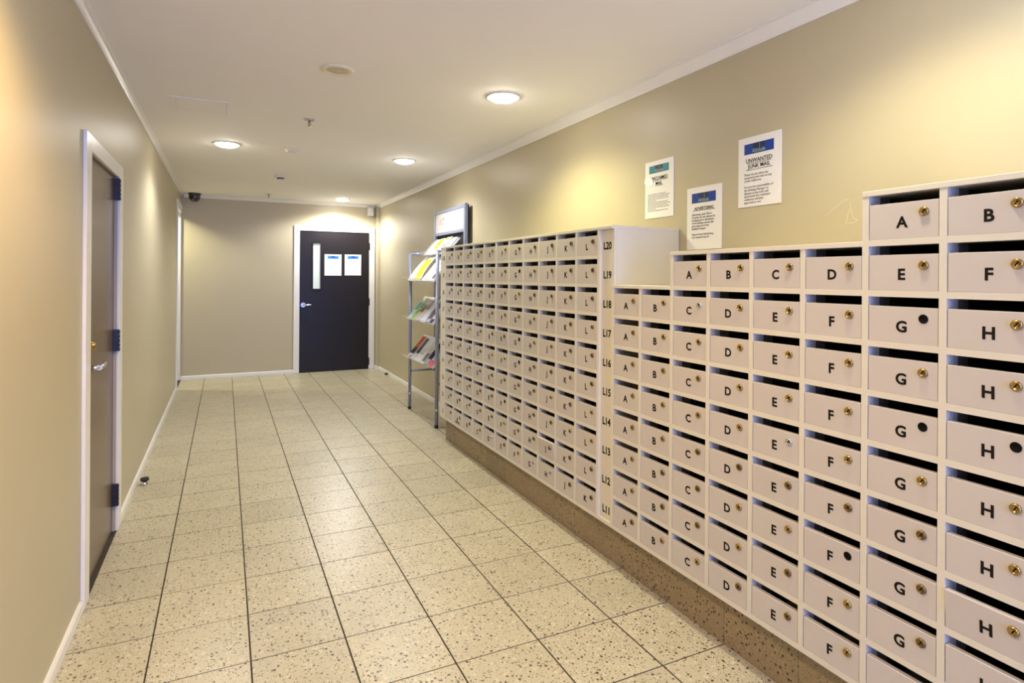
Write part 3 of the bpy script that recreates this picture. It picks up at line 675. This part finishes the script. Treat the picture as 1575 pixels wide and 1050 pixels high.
# ------------------------------------------------------------------ ceiling fittings
def downlight(x, y, label, power, col, r=0.106, ang=150, blend=0.6, group='recessed ceiling downlights', z=ZC):
    t = thing('downlight', (x, y, z), label, 'downlight', group)
    lathe('trim_ring', [(r, 0.0), (r, -0.004), (r-0.006, -0.008), (r-0.020, -0.006), (r-0.022, 0.0)], M_plastic, t, (x, y, z-0.0005), 36)
    lathe('lens', [(r-0.0215, -0.001), (r-0.026, -0.012), (r-0.045, -0.022), (r-0.075, -0.027), (0.0, -0.028)], M_lens, t, (x, y, z-0.001), 36)
    l = bpy.data.lights.new('downlight_beam', 'SPOT'); l.energy = power; l.color = col; l.spot_size = math.radians(ang); l.spot_blend = blend; l.shadow_soft_size = 0.06
    link(bpy.data.objects.new('downlight_beam', l), t, (x, y, z-0.085))
NEU, WARM, HOT, COOL = (1.0, 0.94, 0.52), (1.0, 0.90, 0.60), (1.0, 0.66, 0.28), (0.97, 0.97, 1.0)
downlight(1.505, 3.263, 'lit downlight nearest the viewer, above the mailboxes', 31, NEU)
downlight(0.006, 5.46, 'lit downlight near the left wall', 34, COOL)
downlight(1.508, 5.473, 'lit downlight above the brochure rack', 36, COOL)
downlight(1.488, 8.64, 'lit downlight in front of the dark end door', 60, COOL, ang=164, blend=0.4)
downlight(0.02, 1.55, 'warm downlight over the left wall just above the viewer', 66, HOT, group='downlights behind the view')
downlight(1.505, 1.05, 'downlight above the nearest mailboxes, over the viewer', 24, WARM, group='downlights behind the view')
downlight(1.505, -1.2, 'right downlight behind the viewer', 36, WARM, group='downlights behind the view')
downlight(0.02, -1.2, 'left downlight behind the viewer', 36, WARM, group='downlights behind the view')
downlight(-1.06, 8.60, 'downlight in the side room beyond the far left doorway', 55, (1.0, 0.95, 0.66), ang=165, group='downlights behind the view')

t = thing('ceiling_speaker', (0.526, 3.23, ZC), 'round yellowed speaker grille on the ceiling', 'speaker')
lathe('rim', [(0.086, 0), (0.086, -0.004), (0.080, -0.009), (0.066, -0.010), (0.056, -0.006), (0.056, 0)], M_cream, t, (0.526, 3.23, ZC-0.0005), 36)
lathe('grille', [(0.056, -0.004), (0.03, -0.008), (0.006, -0.009), (0.005, -0.012), (0, -0.012)], M_cream_dk, t, (0.526, 3.23, ZC-0.0005), 36)
def sprinkler(x, y, label, r=0.042):
    t = thing('sprinkler', (x, y, ZC), label, 'sprinkler', 'ceiling sprinklers')
    lathe('rosette', [(r, 0), (r, -0.002), (r*0.75, -0.008), (r*0.35, -0.011), (0, -0.011)], M_chrome, t, (x, y, ZC-0.0005), 24)
    bm = bmesh.new(); tube_bm(bm, [(0,0,-0.008), (0,0,-0.022)], 0.006, 8)
    tube_bm(bm, [(-0.006,0,-0.020), (-0.010,0,-0.032), (-0.002,0,-0.044)], 0.0022, 6); tube_bm(bm, [(0.006,0,-0.020), (0.010,0,-0.032), (0.002,0,-0.044)], 0.0022, 6)
    tube_bm(bm, [(0,0,-0.022), (0,0,-0.044)], 0.002, 6); bmesh.ops.recalc_face_normals(bm, faces=bm.faces[:])
    link(bpy.data.objects.new('frame', mesh_from(bm, 'frame', M_brass_dk)), t, (x, y, ZC))
    lathe('deflector', [(0, -0.044), (0.014, -0.045), (0.014, -0.047), (0, -0.047)], M_chrome, t, (x, y, ZC), 12)
sprinkler(0.522, 4.351, 'chrome sprinkler head behind the round speaker')
sprinkler(0.515, 8.55, 'small sprinkler head near the end wall cornice', 0.040)
t = thing('smoke_detector', (0.511, 5.448, ZC), 'low white smoke detector with a red light', 'smoke detector')
lathe('body', [(0.062, 0), (0.062, -0.008), (0.056, -0.016), (0.03, -0.022), (0, -0.022)], mat('detector_white', (0.76,0.72,0.64,1), 0.5, noise=0.02), t, (0.511, 5.448, ZC-0.0005), 32)
lathe('indicator_light', [(0.006, -0.0), (0.005, -0.003), (0, -0.004)], M_led, t, (0.470, 5.43, ZC-0.0185), 12)
t = thing('smoke_detector', (0.535, 6.93, ZC), 'white detector with a dark slot, nearer the end wall', 'smoke detector')
lathe('base', [(0.058, 0), (0.058, -0.012), (0.050, -0.022), (0.040, -0.024), (0, -0.024)], M_plastic, t, (0.535, 6.93, ZC-0.0005), 32)
lathe('slot', [(0.036, -0.024), (0.036, -0.036), (0, -0.036)], M_key, t, (0.535, 6.93, ZC-0.0005), 24)
lathe('cap', [(0.034, -0.036), (0.030, -0.042), (0, -0.044)], M_plastic, t, (0.535, 6.93, ZC-0.0005), 24)
t = thing('access_panel', (-0.145, 4.32, ZC), 'rectangular access panel set in the ceiling', 'access panel')
ax0, ax1, ay0, ay1 = -0.312, 0.022, 4.15, 4.49
for b in ((ax0, ax1, ay0, ay0+0.02), (ax0, ax1, ay1-0.02, ay1), (ax0, ax0+0.02, ay0+0.02, ay1-0.02), (ax1-0.02, ax1, ay0+0.02, ay1-0.02)):
    box('panel_frame', b[0], b[1], b[2], b[3], ZC-0.005, ZC-0.0003, M_ceil, t, 0.001)
box('hatch', ax0+0.023, ax1-0.023, ay0+0.023, ay1-0.023, ZC-0.004, ZC-0.0003, M_ceil, t)
t = thing('dome_camera', (-0.372, 8.95, ZC), 'black dome security camera in the far left ceiling corner', 'security camera')
lathe('base', [(0.078, 0), (0.078, -0.016), (0.070, -0.020), (0, -0.020)], M_dome, t, (-0.372, 8.95, ZC-0.0005), 32)
lathe('dome', [(0.070, -0.018)] + [(0.070*math.cos(a), -0.045-0.070*math.sin(a)) for a in [math.pi/2*i/8 for i in range(9)]], M_dome, t, (-0.372, 8.95, ZC-0.0005), 32)
t = thing('alarm_box', (1.982, YB-0.03, 2.38), 'small white alarm box high beside the end door', 'alarm')
box('housing', 1.938, 2.026, YB-0.052, YB-0.0005, 2.318, 2.444, M_plastic, t, 0.006)
box('front_cover', 1.944, 2.020, YB-0.058, YB-0.052, 2.325, 2.437, M_plastic, t, 0.003)
